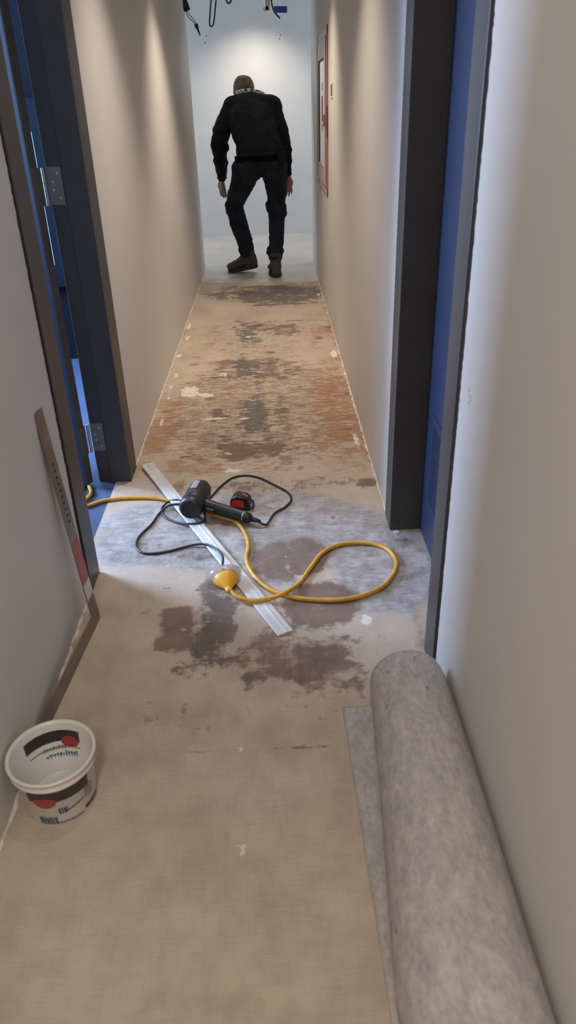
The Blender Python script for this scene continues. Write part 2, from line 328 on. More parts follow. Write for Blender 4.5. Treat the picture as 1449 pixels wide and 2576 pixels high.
# floor: fine grid with stain maps in floor coordinates
def build_floor():
    gx = np.arange(-.70, .58, .010); gy = np.concatenate([np.arange(-2.6, .4, .1), np.arange(.4, 6.75, .0125)])
    X, Y = np.meshgrid(gx, gy); nx, ny = len(gx), len(gy)
    n = nx*ny; co = np.zeros((n, 3)); co[:, 0] = X.ravel(); co[:, 1] = Y.ravel()
    idx = np.arange(n).reshape(ny, nx)
    f = np.stack([idx[:-1, :-1], idx[:-1, 1:], idx[1:, 1:], idx[1:, :-1]], -1).reshape(-1, 4)
    me = bpy.data.meshes.new('floor'); me.from_pydata(co.tolist(), [], f.tolist()); me.update()
    st = np.zeros((n, 4)); st[:, 3] = 1; we_ = np.zeros((n, 4)); we_[:, 3] = 1
    x, y = co[:, 0], co[:, 1]
    def blob(arr, ch, x0, x1, y0, y1, s=.8, soft=.05, rot=0):
        a = at((x0+x1)/2, y0); b = at((x0+x1)/2, y1); l = at(x0, (y0+y1)/2); r = at(x1, (y0+y1)/2)
        cx, cy = (l.x+r.x)/2, (a.y+b.y)/2; hx, hy = (r.x-l.x)/2, (a.y-b.y)/2
        dx, dy = x-cx, y-cy
        if rot: c_, s_ = math.cos(rot), math.sin(rot); dx, dy = dx*c_+dy*s_, -dx*s_+dy*c_
        p = (np.abs(dx/hx)**2.6+np.abs(dy/hy)**2.6)**(1/2.6)
        v = np.clip((1-p)*min(hx, hy)/soft*.5+.5, 0, 1)*s
        arr[:, ch] = np.maximum(arr[:, ch], v)
    # brown red (0) dark grey (1) chalk (2)
    bl = lambda *a, **k: blob(st, *a, **k); bw = lambda *a, **k: blob(we_, *a, **k)
    bl(2, 225, 975, 1238, 1440, .80, soft=.05); bl(2, 820, 1110, 1300, 1560, .80, soft=.06); bl(2, 480, 860, 1340, 1500, .55, soft=.06)
    bl(1, 400, 960, 1203, 1240, .52, soft=.03)
    bl(0, 880, 960, 1200, 1225, .75, soft=.03); bl(0, 395, 520, 1255, 1350, .5, soft=.04)
    bl(0, 540, 640, 1290, 1335, .5); bl(0, 620, 850, 1350, 1470, .68, soft=.05); bl(1, 330, 560, 1360, 1430, .5, soft=.05)
    bl(0, 700, 905, 1455, 1590, .78, soft=.04); bl(0, 395, 500, 1520, 1650, .82, soft=.03); bl(0, 380, 450, 1600, 1645, .8, soft=.02)
    bl(1, 465, 615, 1480, 1690, .72, soft=.05); bl(0, 480, 640, 1430, 1560, .62, soft=.05)
    bl(0, 560, 780, 1560, 1730, .66, soft=.1); bl(1, 740, 900, 1600, 1700, .60, soft=.08); bl(0, 730, 915, 1590, 1740, .80, soft=.08); bl(0, 430, 620, 1500, 1690, .6, soft=.1)
    bl(1, 640, 880, 1700, 1800, .54, soft=.1); bl(1, 300, 560, 1760, 1850, .36, soft=.05); bl(1, 400, 520, 1650, 1720, .42, soft=.05)
    bl(1, 960, 1060, 1335, 1420, .5, soft=.04); bl(0, 990, 1080, 1345, 1400, .55, soft=.03)
    bl(1, 320, 420, 1790, 1835, .52, soft=.02); bl(1, 380, 860, 1882, 1890, .62, soft=.008)
    bl(1, 700, 800, 1500, 1570, .45, soft=.05)
    # far half
    bl(1, 590, 820, 715, 768, .80, soft=.12); bl(0, 508, 810, 715, 745, .62, soft=.1); bl(1, 500, 600, 735, 757, .55, soft=.1)
    bl(1, 590, 655, 812, 866, .85, soft=.08); bl(0, 655, 770, 812, 850, .62, soft=.08)
    bl(1, 575, 665, 905, 955, .80, soft=.06); bl(0, 520, 760, 895, 960, .58, soft=.08)
    bl(1, 595, 680, 1000, 1082, .72, soft=.03); bl(1, 520, 580, 1020, 1092, .60, soft=.03); bl(1, 680, 730, 990, 1075, .55, soft=.03)
    bl(1, 630, 680, 940, 1010, .55, soft=.04); bl(1, 610, 690, 1060, 1095, .75, soft=.02)
    bl(0, 520, 740, 1092, 1165, .66, soft=.05); bl(1, 600, 720, 1094, 1115, .5, soft=.03)
    bw(2, 385, 930, 890, 1205, .62, soft=.15); bw(2, 480, 840, 800, 900, .46, soft=.1); bw(2, 500, 800, 715, 760, .5)
    bw(0, 770, 855, 812, 858, .62, soft=.06); bw(0, 780, 935, 895, 1205, .72, soft=.08); bw(0, 355, 460, 980, 1195, .70, soft=.07)
    bw(0, 385, 600, 1120, 1205, .55, soft=.07); bw(0, 500, 800, 1100, 1200, .4, soft=.08); bw(0, 430, 470, 1200, 1250, .6, soft=.02)
    bl(1, 600, 815, 762, 768, .8, soft=.03); bl(1, 650, 832, 805, 809, .6, soft=.03)
    rn = random.Random(4)
    for q in range(70):
        px = rn.uniform(430, 880); py = rn.uniform(815, 1190); k = (py-250)/900
        (bl if rn.random() < .6 else bw)(rn.choice((0, 1, 0)), px, px+rn.uniform(12, 60)*k, py, py+rn.uniform(5, 16)*k, rn.uniform(.42, .66), soft=.02)
    for q in range(34):
        px = rn.uniform(300, 1000); py = rn.uniform(1260, 1700); w_ = rn.uniform(15, 70)
        bl(rn.choice((0, 1)), px, px+w_, py, py+rn.uniform(8, 40), rn.uniform(.34, .56), soft=.02)
    for q in range(16):
        px = rn.uniform(250, 800); py = rn.uniform(1720, 2100); w_ = rn.uniform(8, 26)
        bl(1, px, px+w_, py, py+rn.uniform(4, 14), rn.uniform(.34, .5), soft=.01)
    # plaster drops
    bw(1, 455, 500, 972, 1000, .85, soft=.025); bw(1, 480, 548, 988, 1000, .62, soft=.02, rot=-.25)
    for q in ((470, 482, 812, 830), (466, 478, 844, 856), (443, 458, 890, 900), (436, 450, 938, 952), (424, 434, 968, 985), (420, 428, 995, 1008),
              (400, 412, 1050, 1078), (830, 850, 880, 900), (600, 625, 1050, 1056), (500, 580, 1050, 1056), (890, 905, 1090, 1130), (796, 806, 738, 744),
              (905, 940, 1545, 1575), (985, 1010, 1330, 1345), (602, 622, 2118, 2160), (598, 612, 1880, 1892)):
        bw(1, *q, .72, soft=.012)
    # strip along both walls: brown bare edge
    for arr, ch, edge, s in ((we_, 0, XL, .45), (we_, 0, XR, .62)):
        d = np.abs(x-edge); v = np.clip(1-d/.05, 0, 1)*s*(y > 1.2)*(((y < 2.0) | (y > 2.9)))
        arr[:, ch] = np.maximum(arr[:, ch], v)
    for nm, a in (('stain', st), ('wear', we_)):
        at_ = me.color_attributes.new(nm, 'FLOAT_COLOR', 'POINT'); at_.data.foreach_set('color', a.ravel())
    me.materials.append(M['floor'])
    o = bpy.data.objects.new('floor', me); COL.objects.link(o); return o
fl = struct(build_floor(), 'worn tan subfloor with brown and grey stains running down the corridor', 'floor')
struct(boxes('floor_side_room', [((-3.4, .2, -.05), (-.70, 4.75, -.001))], M['daylight_blue_floor']), 'floor of the room behind the left door, with blue daylight put into its colour', 'floor')
bm = bmesh.new()
v = [bm.verts.new(p) for p in ((XL, 6.70, .004), (XR, 6.60, .004), (XR, 7.5, .004), (3.3, 7.5, .004), (3.3, 9.4, .004), (-3.3, 9.4, .004), (-3.3, 7.3, .004), (XL, 7.3, .004))]
f = bm.faces.new(v); e = bmesh.ops.extrude_face_region(bm, geom=[f]); bmesh.ops.translate(bm, vec=(0, 0, -.02), verts=[q for q in e['geom'] if isinstance(q, bmesh.types.BMVert)])
struct(finish('floor_far_sheet', bm, M['sheet']), 'pale grey smooth floor sheet under the man at the corridor end', 'floor')

# ragged plaster line where the walls meet the floor
def ragged(name, x, y0, y1, side, hmax, wmax, label):
    bm = bmesh.new(); y = y0; prev = None; rnd = random.Random(int(abs(x)*1000+y0*10))
    while y < y1:
        h = .002+hmax*rnd.random()**2.2; wd = .002+wmax*rnd.random()**2.0
        cur = [bm.verts.new(p) for p in ((x-side*.002, y, 0), (x+side*wd, y, .0006), (x+side*wd*.6, y, h*.5), (x-side*.002, y, h))]
        if prev:
            for i in range(4): bm.faces.new((prev[i], prev[(i+1) % 4], cur[(i+1) % 4], cur[i]))
        else: bm.faces.new(cur)
        prev = cur; y += .012+.03*rnd.random()
    bm.faces.new(prev)
    return struct(finish(name, bm, M['plaster']), label, 'trim')
ragged('trim_1', XL, 2.96, 7.25, 1, .008, .007, 'ragged white plaster line at the foot of the left far wall')
ragged('trim_2', XR, 2.46, 7.4, -1, .010, .009, 'ragged white plaster line at the foot of the right far wall')
ragged('trim_3', XL, .9, 1.99, 1, .012, .008, 'ragged plaster line at the foot of the left near wall')
# plaster scuffs on the right near wall
wr = bpy.data.objects['wall_right']
for (yy, zz, s) in ((1.462, .862, .008), (1.452, .85, .006), (1.455, .835, .006), (1.44, .845, .005)):
    bm = bmesh.new(); bmesh.ops.create_icosphere(bm, subdivisions=2, radius=1, matrix=Matrix.Translation((XR-.0005, yy, zz)) @ Matrix.Diagonal((.002, s*.8, s, 1)))
    finish('plaster_scuff', bm, M['plaster'], wr)

# ------------------------------------------------------------------ left door (open into the side room)
d1 = empty('door_1', (XL, 2.11, 0), 'open blue door in a dark grey steel frame on the left', 'door', kind='structure')
XF = XL+.006
boxes('frame_jamb', [((-.772, 2.005, 0), (XF, 2.125, 2.11))], M['frame'], d1, .002)
boxes('frame_jamb', [((-.772, 2.825, 0), (XF, 2.955, 2.11)), ((-.715, 2.812, 0), (XF-.0005, 2.83, 2.11))], M['frame'], d1, .002)
boxes('frame_head', [((-.771, 2.006, 2.04), (XF-.0006, 2.954, 2.109))], M['frame'], d1)
# dark ragged strip standing in for the shaded gap between frame and near wall
def gapstrip(name, parent, x, y, side, z1=2.1, wdt=.006, ydir=-1):
    bm = bmesh.new(); prev = None; z = 0; rnd = random.Random(3)
    while z < z1:
        wv = wdt*(.8+.5*rnd.random())
        cur = [bm.verts.new(p) for p in ((x, y, z), (x+side*.0022, y, z), (x+side*.0022, y+ydir*wv, z), (x, y+ydir*wv, z))]
        if prev:
            for i in range(4): bm.faces.new((prev[i], prev[(i+1) % 4], cur[(i+1) % 4], cur[i]))
        else: bm.faces.new(cur)
        prev = cur; z += .006+.008*rnd.random()
    bm.faces.new(prev); return finish(name, bm, M['gap'], parent)
gapstrip('shadow_gap', d1, XL, 2.006, 1, wdt=.009)
ang = math.radians(115)      # opening angle of the leaf, hinged on the far jamb
piv = Vector((-.793, 2.800, 0)); dirv = Vector((-math.sin(ang), -math.cos(ang), 0)); nrm = Vector((-dirv.y, dirv.x, 0))
if nrm.y > 0: nrm = -nrm
lm = frame(piv, dirv)
def leafbox(name, u0, u1, t0, t1, z0, z1, m, bev=.0015):
    bm = bmesh.new(); c = piv+dirv*((u0+u1)/2)+nrm*((t0+t1)/2)+Vector((0, 0, (z0+z1)/2))
    mm = Matrix((dirv, nrm, Vector((0, 0, 1)))).transposed().to_4x4(); mm.translation = c
    obox(bm, mm, (u1-u0, t1-t0, z1-z0), bev); return finish(name, bm, m, d1)
lf = leafbox('door_leaf', .002, .70, 0, .041, .012, 2.03, M['bluedoor'])
leafbox('leaf_edge', 0, .0025, .0005, .0405, .012, 2.03, M['edge'], .0005)
for zc in (1.215-.055, .205, 1.86):
    hz = .062
    h = boxes('hinge', [((-.773, 2.8215, zc-hz), (-.722, 2.8255, zc+hz))], M['hinge'], d1, .0015)
    tag(h, 'steel hinge leaf screwed to the dark jamb')
    bm = bmesh.new(); c = piv-dirv*.0008+nrm*.017+Vector((0, 0, zc))
    mm = Matrix((dirv, nrm, Vector((0, 0, 1)))).transposed().to_4x4(); mm.translation = c
    obox(bm, mm, (.003, .042, hz*2), .001); finish('hinge_leaf', bm, M['hinge'], h)
    bm = bmesh.new()
    for k in range(5): lathe(bm, [(0, .0055), (.0005, .0062), (hz*2/5-.002, .0062), (hz*2/5-.001, .0055)], frame((-.781, 2.812, zc-hz+k*hz*2/5), (0, 0, 1), (1, 0, 0)), 12)
    finish('hinge_knuckle', bm, M['pin'], h)
    bm = bmesh.new()
    for dz in (-.04, -.013, .013, .04): lathe(bm, [(0, .005), (.001, .005), (.0016, .003)], frame((-.747+(.01 if abs(dz) > .02 else -.01), 2.8218, zc+dz), (0, -1, 0)), 10)
    finish('hinge_screw', bm, M['pin'], h)
adopt(d1)
# windows of the side room and of the cross corridor
def window(name, parts, label):
    w_ = empty(name, parts[0], label, 'window', kind='structure')
    for nm, mt, lst in parts[1]: boxes(nm, lst, M[mt], w_)
    adopt(w_)
window('window_1', ((-3.28, 2.95, .8), [('window_frame', 'frame', [((-3.3, 2.25, .75), (-3.26, 3.65, .8)), ((-3.3, 2.25, 2.1), (-3.26, 3.65, 2.15)), ((-3.3, 2.25, .8), (-3.26, 2.3, 2.1)), ((-3.3, 3.6, .8), (-3.26, 3.65, 2.1))]), ('pane', 'sky', [((-3.295, 2.3, .8), (-3.28, 3.6, 2.1))])]), 'daylit window on the far side of the left room')
window('window_2', ((-1.6, 4.6, .58), [('window_frame', 'navyframe', [((-2.2, 4.54, .46), (-1.15, 4.6, .58)), ((-2.2, 4.54, 1.29), (-1.15, 4.6, 1.45)), ((-2.2, 4.54, .58), (-2.1, 4.6, 1.29)), ((-1.286, 4.54, .58), (-1.15, 4.6, 1.29))]), ('pane', 'sky', [((-2.1, 4.58, .58), (-1.286, 4.598, 1.29))])]), 'bright window glimpsed as a thin line behind the door hinges')

# ------------------------------------------------------------------ right door (closed, blue, with a vent)
d2 = empty('door_2', (XR, 2.0, 0), 'closed blue door with a slotted vent set deep in a dark grey frame on the right', 'door', kind='structure')
XG = XR-.006
boxes('frame_jamb', [((XG, 1.545, 0), (XR+T+.004, 1.652, 2.11))], M['frame'], d2, .002)
boxes('frame_jamb', [((XG, 2.330, 0), (XR+T+.004, 2.450, 2.11))], M['frame'], d2, .002)
boxes('frame_head', [((XG+.0006, 1.546, 2.04), (XR+T+.003, 2.449, 2.109))], M['frame'], d2)
gapstrip('shadow_gap', d2, XR, 1.546, -1, wdt=.011)
XD = .508
boxes('door_leaf', [((XD, 1.654, .012), (XD+.044, 2.328, 2.037))], M['bluedoor'], d2, .0015)
vent = boxes('vent_panel', [((XD-.003, 1.76, .16), (XD+.001, 2.235, .185)), ((XD-.003, 1.76, .47), (XD+.001, 2.235, .495)), ((XD-.003, 1.76, .185), (XD+.001, 1.79, .47)), ((XD-.003, 2.205, .185), (XD+.001, 2.235, .47))], M['bluedoor'], d2, .001)
boxes('vent_shadow', [((XD-.0006, 1.79, .185), (XD+.0006, 2.205, .47))], M['gap'], vent)
me = None
for k in range(24):
    z = .190+k*(.278/23)
    if me is None:
        bm = bmesh.new(); mm = Matrix.Translation((XD-.002, 1.9975, 0)); obox(bm, mm, (.0026, .415, .0066), .0004)
        s0 = finish('slat', bm, M['bluedoor'], vent); me = s0.data; s0.location.z = z
    else:
        s = s0.copy(); COL.objects.link(s); s.location.z = z
adopt(d2)

# ------------------------------------------------------------------ ceiling lights
proto = None; DLI = 0
for x, y, e, a in DL:
    if proto is None:
        r = empty('ceiling_downlight', (x, y, CEIL), None, 'ceiling light', 'round recessed downlights along the corridor ceiling')
        bm = bmesh.new(); lathe(bm, [(0, .062), (.006, .06), (.006, .045), (.001, .045)], frame((0, 0, 0), (0, 0, -1), (1, 0, 0)), 28); finish('rim', bm, M['ceiling'], r)
        bm = bmesh.new(); lathe(bm, [(0, .044), (.002, .044)], frame((0, 0, 0), (0, 0, -1), (1, 0, 0)), 24); finish('diffuser', bm, M['lamp'], r); proto = r
    else:
        r = proto.copy(); COL.objects.link(r); r.location = (x, y, CEIL)
        for c in proto.children: k = c.copy(); COL.objects.link(k); k.parent = r
    r['label'] = 'small round recessed ceiling downlight '+['near the fire cabinet', 'just beyond the two doors', 'just before the two doors', 'nearest the viewpoint', 'before the end wall', 'above the cable loops'][DLI]; DLI += 1

# ------------------------------------------------------------------ fire hose cabinet and wall box
cb = empty('fire_cabinet', (XR, 5.95, .82), 'tall pale fire cabinet with red edges and a glass front on the right wall', 'cabinet')
Y0, Y1, Z0, Z1 = 5.47, 6.42, .815, 1.805
boxes('cabinet_trim', [((XR-.006, Y0, Z0), (XR-.0004, Y0+.05, Z1)), ((XR-.006, Y1-.05, Z0), (XR-.0004, Y1, Z1)), ((XR-.006, Y0, Z0), (XR-.0004, Y1, Z0+.05)), ((XR-.006, Y0, Z1-.05), (XR-.0004, Y1, Z1))], M['cabwhite'], cb, .001)
tag(boxes('trim_edge', [((XR-.0065, Y0-.0015, Z0-.002), (XR-.0004, Y0+.004, Z1+.002)), ((XR-.0065, Y0, Z1-.002), (XR-.0004, Y1, Z1+.002)), ((XR-.0065, Y0, Z0-.002), (XR-.0004, Y1, Z0+.002))], M['cabred'], cb), 'red enamelled edge')
dr = boxes('cabinet_door', [((XR-.014, Y0+.055, Z0+.055), (XR-.0006, Y0+.20, Z1-.055)), ((XR-.014, Y1-.20, Z0+.055), (XR-.0006, Y1-.055, Z1-.055)), ((XR-.014, Y0+.20, Z0+.055), (XR-.0006, Y1-.20, Z0+.17)), ((XR-.014, Y0+.20, Z1-.17), (XR-.0006, Y1-.20, Z1-.055))], M['cabwhite'], cb)
boxes('door_edge', [((XR-.0145, Y0+.052, Z0+.05), (XR-.010, Y0+.058, Z1-.05))], M['cabred'], dr)
boxes('gasket', [((XR-.0165, Y1-.062, Z0+.055), (XR-.0006, Y1-.052, Z1-.055)), ((XR-.0155, Y1-.212, Z0+.165), (XR-.006, Y1-.19, Z1-.165)), ((XR-.015, Y0+.2, Z1-.175), (XR-.006, Y1-.2, Z1-.165))], M['cabdark'], dr)
gl = boxes('glass_pane', [((XR-.010, Y0+.20, Z0+.17), (XR-.006, Y1-.20, Z1-.17))], M['glass'], dr)
boxes('door_latch', [((XR-.026, Y0+.07, 1.24), (XR-.0125, Y0+.11, 1.31))], M['hinge'], dr, .003)
tag(boxes('pull_handle', [((XR-.012, Y0-.012, 1.18), (XR-.006, Y0-.002, 1.36))], M['cabred'], cb, .002), 'red pull strip')
tag(boxes('warning_sticker', [((XR-.0115, 5.86, 1.26), (XR-.0095, 5.94, 1.42)), ((XR-.0115, 5.88, 1.45), (XR-.0095, 5.91, 1.50))], M['redprint'], cb), 'red warning sticker behind the glass')
tag(boxes('warning_sticker', [((XR-.0115, 5.86, 1.20), (XR-.0095, 5.94, 1.25))], M['yellowp'], cb), 'small yellow sticker')
adopt(cb)
wb = empty('switch_box', (XR, 5.16, 1.44), 'small dark open electrical box in the right wall beside the cabinet', 'switch box')
boxes('box_rim', [((XR-.004, 5.10, 1.405), (XR+.003, 5.115, 1.485)), ((XR-.004, 5.205, 1.405), (XR+.003, 5.22, 1.485)), ((XR-.004, 5.115, 1.475), (XR+.003, 5.205, 1.485)), ((XR-.004, 5.115, 1.405), (XR+.003, 5.205, 1.415))], M['plaster'], wb)
boxes('box_cavity_shade', [((XR-.002, 5.115, 1.415), (XR+.003, 5.205, 1.475))], M['gap'], wb); adopt(wb)  # solid dark block paints the shade inside the open box

# ------------------------------------------------------------------ loose ceiling cables at the corridor end
yc = 7.2
def wp(x, z, y=yc): return (x, y, z)
a = empty('dangling_cable', wp(-.66, CEIL), 'black cable with a flat box and a twin connector dangling at the upper left', 'cable')
bm = bmesh.new(); tube(bm, [wp(-.68, CEIL), wp(-.67, 2.3), wp(-.655, 2.14)], .006); finish('cable', bm, M['blackrubber'], a)
bm = bmesh.new(); obox(bm, frame(wp(-.635, 2.13), (.35, 0, -1), (0, 1, 0)), (.16, .052, .02), .006); finish('cable_box', bm, M['blackplastic'], a)
for s in (-1, 1):
    bm = bmesh.new(); tube(bm, [wp(-.62, 2.06), wp(-.60+.012*s, 2.02), wp(-.565+.010*s, 1.985), wp(-.545, 1.955)], .0028); finish('wire', bm, M['blackrubber'], a)
bm = bmesh.new(); tube(bm, [wp(-.548, 1.965), wp(-.54, 1.935), wp(-.528, 1.905), wp(-.522, 1.885)], lambda t: .012*(1-.6*t)+(.004 if t < .3 else 0)); finish('plug_tip', bm, M['blackplastic'], a)
adopt(a)
bm = bmesh.new(); tube(bm, [wp(-.40, CEIL), wp(-.405, 2.2), wp(-.425, 2.05), wp(-.437, 1.965), wp(-.425, 1.945), wp(-.405, 1.965), wp(-.38, 2.08), wp(-.365, 2.2), wp(-.37, CEIL)], .0058)
tag(finish('cable_loop', bm, M['blackrubber']), 'narrow black cable loop hanging above the bent man', 'cable')
b_ = empty('junction_bracket', wp(.06, CEIL), 'grey metal bracket with short black wire and blue plastic tab hanging at top right', 'bracket')
bm = bmesh.new(); obox(bm, frame(wp(.052, 2.27), (-.05, 0, -1), (0, 1, 0)), (.46, .035, .012), .002); obox(bm, frame(wp(.028, 2.055), (.4, 0, -1), (0, 1, 0)), (.03, .045, .012), .002); finish('bracket_arm', bm, M['bracket'], b_)
bm = bmesh.new(); tube(bm, [wp(.075, CEIL), wp(.072, 2.2), wp(.075, 2.10), wp(.09, 2.04), wp(.115, 2.01), wp(.14, 1.985)], .006); finish('wire', bm, M['blackrubber'], b_)
bm = bmesh.new(); obox(bm, Matrix.Translation(wp(.145, 2.045)) @ Matrix.Rotation(math.radians(2), 4, 'Y'), (.11, .03, .045), .008); finish('plastic_tab', bm, M['bluetag'], b_)
adopt(b_)
bm = bmesh.new(); tube(bm, [wp(-.36, CEIL), wp(-.33, 2.3), wp(-.29, 2.12), wp(-.25, 2.12), wp(-.22, 2.3), wp(-.2, CEIL)], .007)
tag(finish('cable_loop', bm, M['blackrubber']), 'wide black cable loop whose bottom just shows at the top edge', 'cable')

# ------------------------------------------------------------------ carpet roll
def roll():
    bm = bmesh.new(); ys = [1.425, 1.42, 1.405, 1.385]+list(np.linspace(1.35, -.6, 40)); th = .006; rings = []
    for i, y in enumerate(ys):
        k = {0: .93, 1: .955, 2: .98, 3: .995}.get(i, 1)
        s = min(1, max(0, (1.4-y)/.75))
        rx = (.0965+.026*s)*k; rz = (.098+.006*s)*k; cx = .3045-.022*s+.002*math.sin(y*7); cz = rz/k+.002
        ring = []
        n = 64; turns = 1.0
        out = []; inn = []
        tail = .142+.02*max(0, (1.4-y))*1.1
        for q in range(8): out.append((tail+(cx-tail)*q/8, .008 if k > .99 else .008)); inn.append((tail+(cx-tail)*q/8, .001))
        for q in range(n+1):
            a_ = -math.pi/2+2*math.pi*q/n*.985
            sp = 1-.05*q/n if False else 1
            out.append((cx+rx*math.cos(a_), cz+rz*math.sin(a_)+(.0 if q else 0)))
            inn.append((cx+(rx-th)*math.cos(a_), cz+(rz-th)*math.sin(a_)))
        for q in range(1, 200):
            a_ = -math.pi/2+2*math.pi*.985+q*.16; rr = 1-.0018*q-.04
            if rr < .35: break
            out.append((cx+rx*rr*math.cos(a_), cz+rz*rr*math.sin(a_))); inn.append((cx+(rx*rr-th*.8)*math.cos(a_), cz+(rz*rr-th*.8)*math.sin(a_)))
        rings.append([(p[0], y, max(p[1], .0012)) for p in out]+[(p[0], y, max(p[1], .001)) for p in reversed(inn)])
    vs = [[bm.verts.new(p) for p in r] for r in rings]; n = len(vs[0])
    for a, b in zip(vs, vs[1:]):
        for i in range(n): bm.faces.new((a[i], a[(i+1) % n], b[(i+1) % n], b[i]))
    m_ = n//2
    for end in (vs[0], vs[-1]):
        for i in range(m_-1): bm.faces.new((end[i], end[i+1], end[n-2-i], end[n-1-i]))
    return finish('carpet_roll', bm, M['carpet'], smooth=True)
tag(roll(), 'rolled grey felt floor covering with a loose flap lying along the right wall', 'carpet roll')

# ------------------------------------------------------------------ tub
def tub():
    c = Vector((-.534, 1.18, 0)); t = empty('plastic_tub', c, 'small white plastic tub with dark band and red oval prints beside the left wall', 'tub')
    F = frame((0, 0, 0), (0, 0, 1), (1, 0, 0))
    bm = bmesh.new(); hh = .15
    R = lambda z: .078+(.091-.078)*(z/hh)
    prof = [(0.0, .002), (0.0, .072), (.001, .0765), (.004, .078), (.12, R(.12)), (.124, .0955), (.127, .0955), (.128, R(.128)+.001), (.142, R(.142)), (.1425, .098), (.147, .0985), (.15, .097), (.15, .092), (.143, R(.143)-.0022), (.006, .0755), (.003, .07), (.003, .002)]
    lathe(bm, prof, F, 72); finish('tub_wall', bm, M['bucket'], t, True)
    def patch(name, m, shape, inner=False, label=None, n=28):     # shape(u) gives (zlo,zhi) along angle a0..a1
        a0, a1, fn = shape; bm = bmesh.new(); off = -.0028 if inner else .0007; prev = None
        for i in range(n+1):
            u = i/n; a_ = math.radians(a0+(a1-a0)*u); zl, zh = fn(u); 
            cur = []
            for q in range(5):
                z = zl+(zh-zl)*q/4; r = R(z)+off; cur.append(bm.verts.new((r*math.cos(a_), r*math.sin(a_), z)))
            if prev:
                for q in range(4): bm.faces.new((prev[q], prev[q+1], cur[q+1], cur[q]))
            prev = cur
        o = finish(name, bm, m, t, True)
        if label: o['label'] = label
        return o
    band = lambda u: (.092, .117)
    # front print outside; inner patches paint the print showing through the plastic
    for inner, base, w_ in ((False, -118, 95), (True, 62, 92)):
        lo, hi = (.082, .114) if not inner else (.094, .126)
        b = patch('printed_band', M['darkprint'], (base, base+w_, lambda u: (lo, hi)), inner)
        oa = (base+8, base+42) if not inner else (base+2, base+33)
        zc = lo+.001
        def ell(u, zc=zc, hr=.019): return (zc-hr*math.sqrt(max(0, 1-(2*u-1)**2))-.0001, zc+hr*math.sqrt(max(0, 1-(2*u-1)**2))*.75)
        o = patch('printed_oval', M['redprint'], (oa[0], oa[1], ell), inner)
        for v_ in o.data.vertices:
            r = math.hypot(v_.co.x, v_.co.y); k = (r+(.0006 if not inner else -.0006))/r; v_.co.x *= k; v_.co.y *= k
        # rows of letter-like blue strokes (illegible in the photo)
        rnd = random.Random(5 if inner else 9)
        def letters(a_start, a_end, z0, h, m):
            a = a_start
            while a < a_end:
                wd = rnd.uniform(2.2, 4.4)
                patch('printed_letter', m, (a, min(a+wd, a_end), lambda u, z0=z0, h=h*rnd.uniform(.75, 1): (z0, z0+h)), inner, n=2)
                a += wd+1.2
        if not inner:
            letters(base+8, base+38, .006, .028, M['blueprint'])
            letters(base+36, base+80, .006, .006, M['blueprint'])
            letters(base+42, base+56, .038, .024, M['blueprint'])
            patch('printed_line', M['darkprint'], (base+54, base+84, lambda u: (.042+.01*u, .0455+.01*u)), inner)
            patch('printed_square', M['grey'], (base+86, base+104, lambda u: (.045, .078)), inner)
            patch('printed_line', M['darkprint'], (base+84, base+122, lambda u: (.012, .022)), inner)
        else:
            patch('printed_line', M['grey'], (base, base+88, lambda u: (.074, .078)), inner)
            letters(base+26, base+66, .071, .011, M['greyletter'])
            letters(base+8, base+30, .046, .020, M['blueprint'])
            letters(base+31, base+62, .048, .012, M['blueprint'])
    return t
tub()

# ------------------------------------------------------------------ steel carpenter square by the left wall
sq = empty('framing_square', (-.60, 1.86, 0), 'steel framing square with red sticker leaning on the left wall', 'square')
cn = Vector((-.583, 1.862, 0)); topL = Vector((XL+.004, 1.815, .69)); topR = Vector((XL+.004, 1.885, .69))
upv = ((topL+topR)/2-Vector((-.583, 1.835, 0))).normalized(); alo = Vector((-.086, -1, 0)); alo = (alo-upv*alo.dot(upv)).normalized()
nn = upv.cross(alo).normalized()
if nn.x < 0: nn = -nn
MM = Matrix((alo, upv, nn)).transposed().to_4x4(); MM.translation = cn
def sqbox(name, u0, u1, v0, v1, t0, t1, m, bev=.0004):
    bm = bmesh.new(); obox(bm, MM @ Matrix.Translation(((u0+u1)/2, (v0+v1)/2, (t0+t1)/2)), (u1-u0, v1-v0, t1-t0), bev); return finish(name, bm, m, sq)
sqbox('long_arm', 0, .056, .0, .70, 0, .003, M['steel'])
sa = sqbox('short_arm', 0, .50, 0, .047, 0.0002, .0028, M['steel'])
tag(sqbox('red_label', .002, .054, .155, .30, .003, .0034, M['redlabel'], 0), 'faded red sticker')
tag(sqbox('white_label', .002, .054, .10, .155, .003, .0034, M['whitelabel'], 0), 'small white price sticker')
for k in range(10): sqbox('engraved_mark', .022, .034, .36+k*.020, .366+k*.020, .003, .0033, M['gap'], 0)
adopt(sq)

# ------------------------------------------------------------------ straightedge
A0 = Vector((-.585, 2.945, .0165)); B0 = Vector((0.0, 1.745, .004)); dv = (B0-A0).normalized()
ln = (B0-A0).length; G = frame((A0+B0)/2, dv)
st_ = empty('straightedge', (A0+B0)/2, 'long white metal straightedge lying diagonally on the floor under the heat gun', 'straightedge')
bm = bmesh.new(); hw = .0265
prof = [(-hw, -.003), (hw, -.003), (hw, .001), (hw-.004, .0028), (.010, .0028), (.008, .0042), (.002, .0042), (0, .0028), (-hw+.004, .0028), (-hw, .001)]
loft(bm, [[G @ Vector((u, p, q)) for p, q in prof] for u in (-ln/2, ln/2)]); finish('blade', bm, M['straight'], st_)
bm = bmesh.new(); lathe(bm, [(0, .004), (.0006, .004)], frame(G @ Vector((-ln/2+.03, 0, .0029)), G.col[2].to_3d()), 14); finish('hanging_hole_shade', bm, M['gap'], st_)  # dark disc on the blade paints the shade of the hole
adopt(st_)

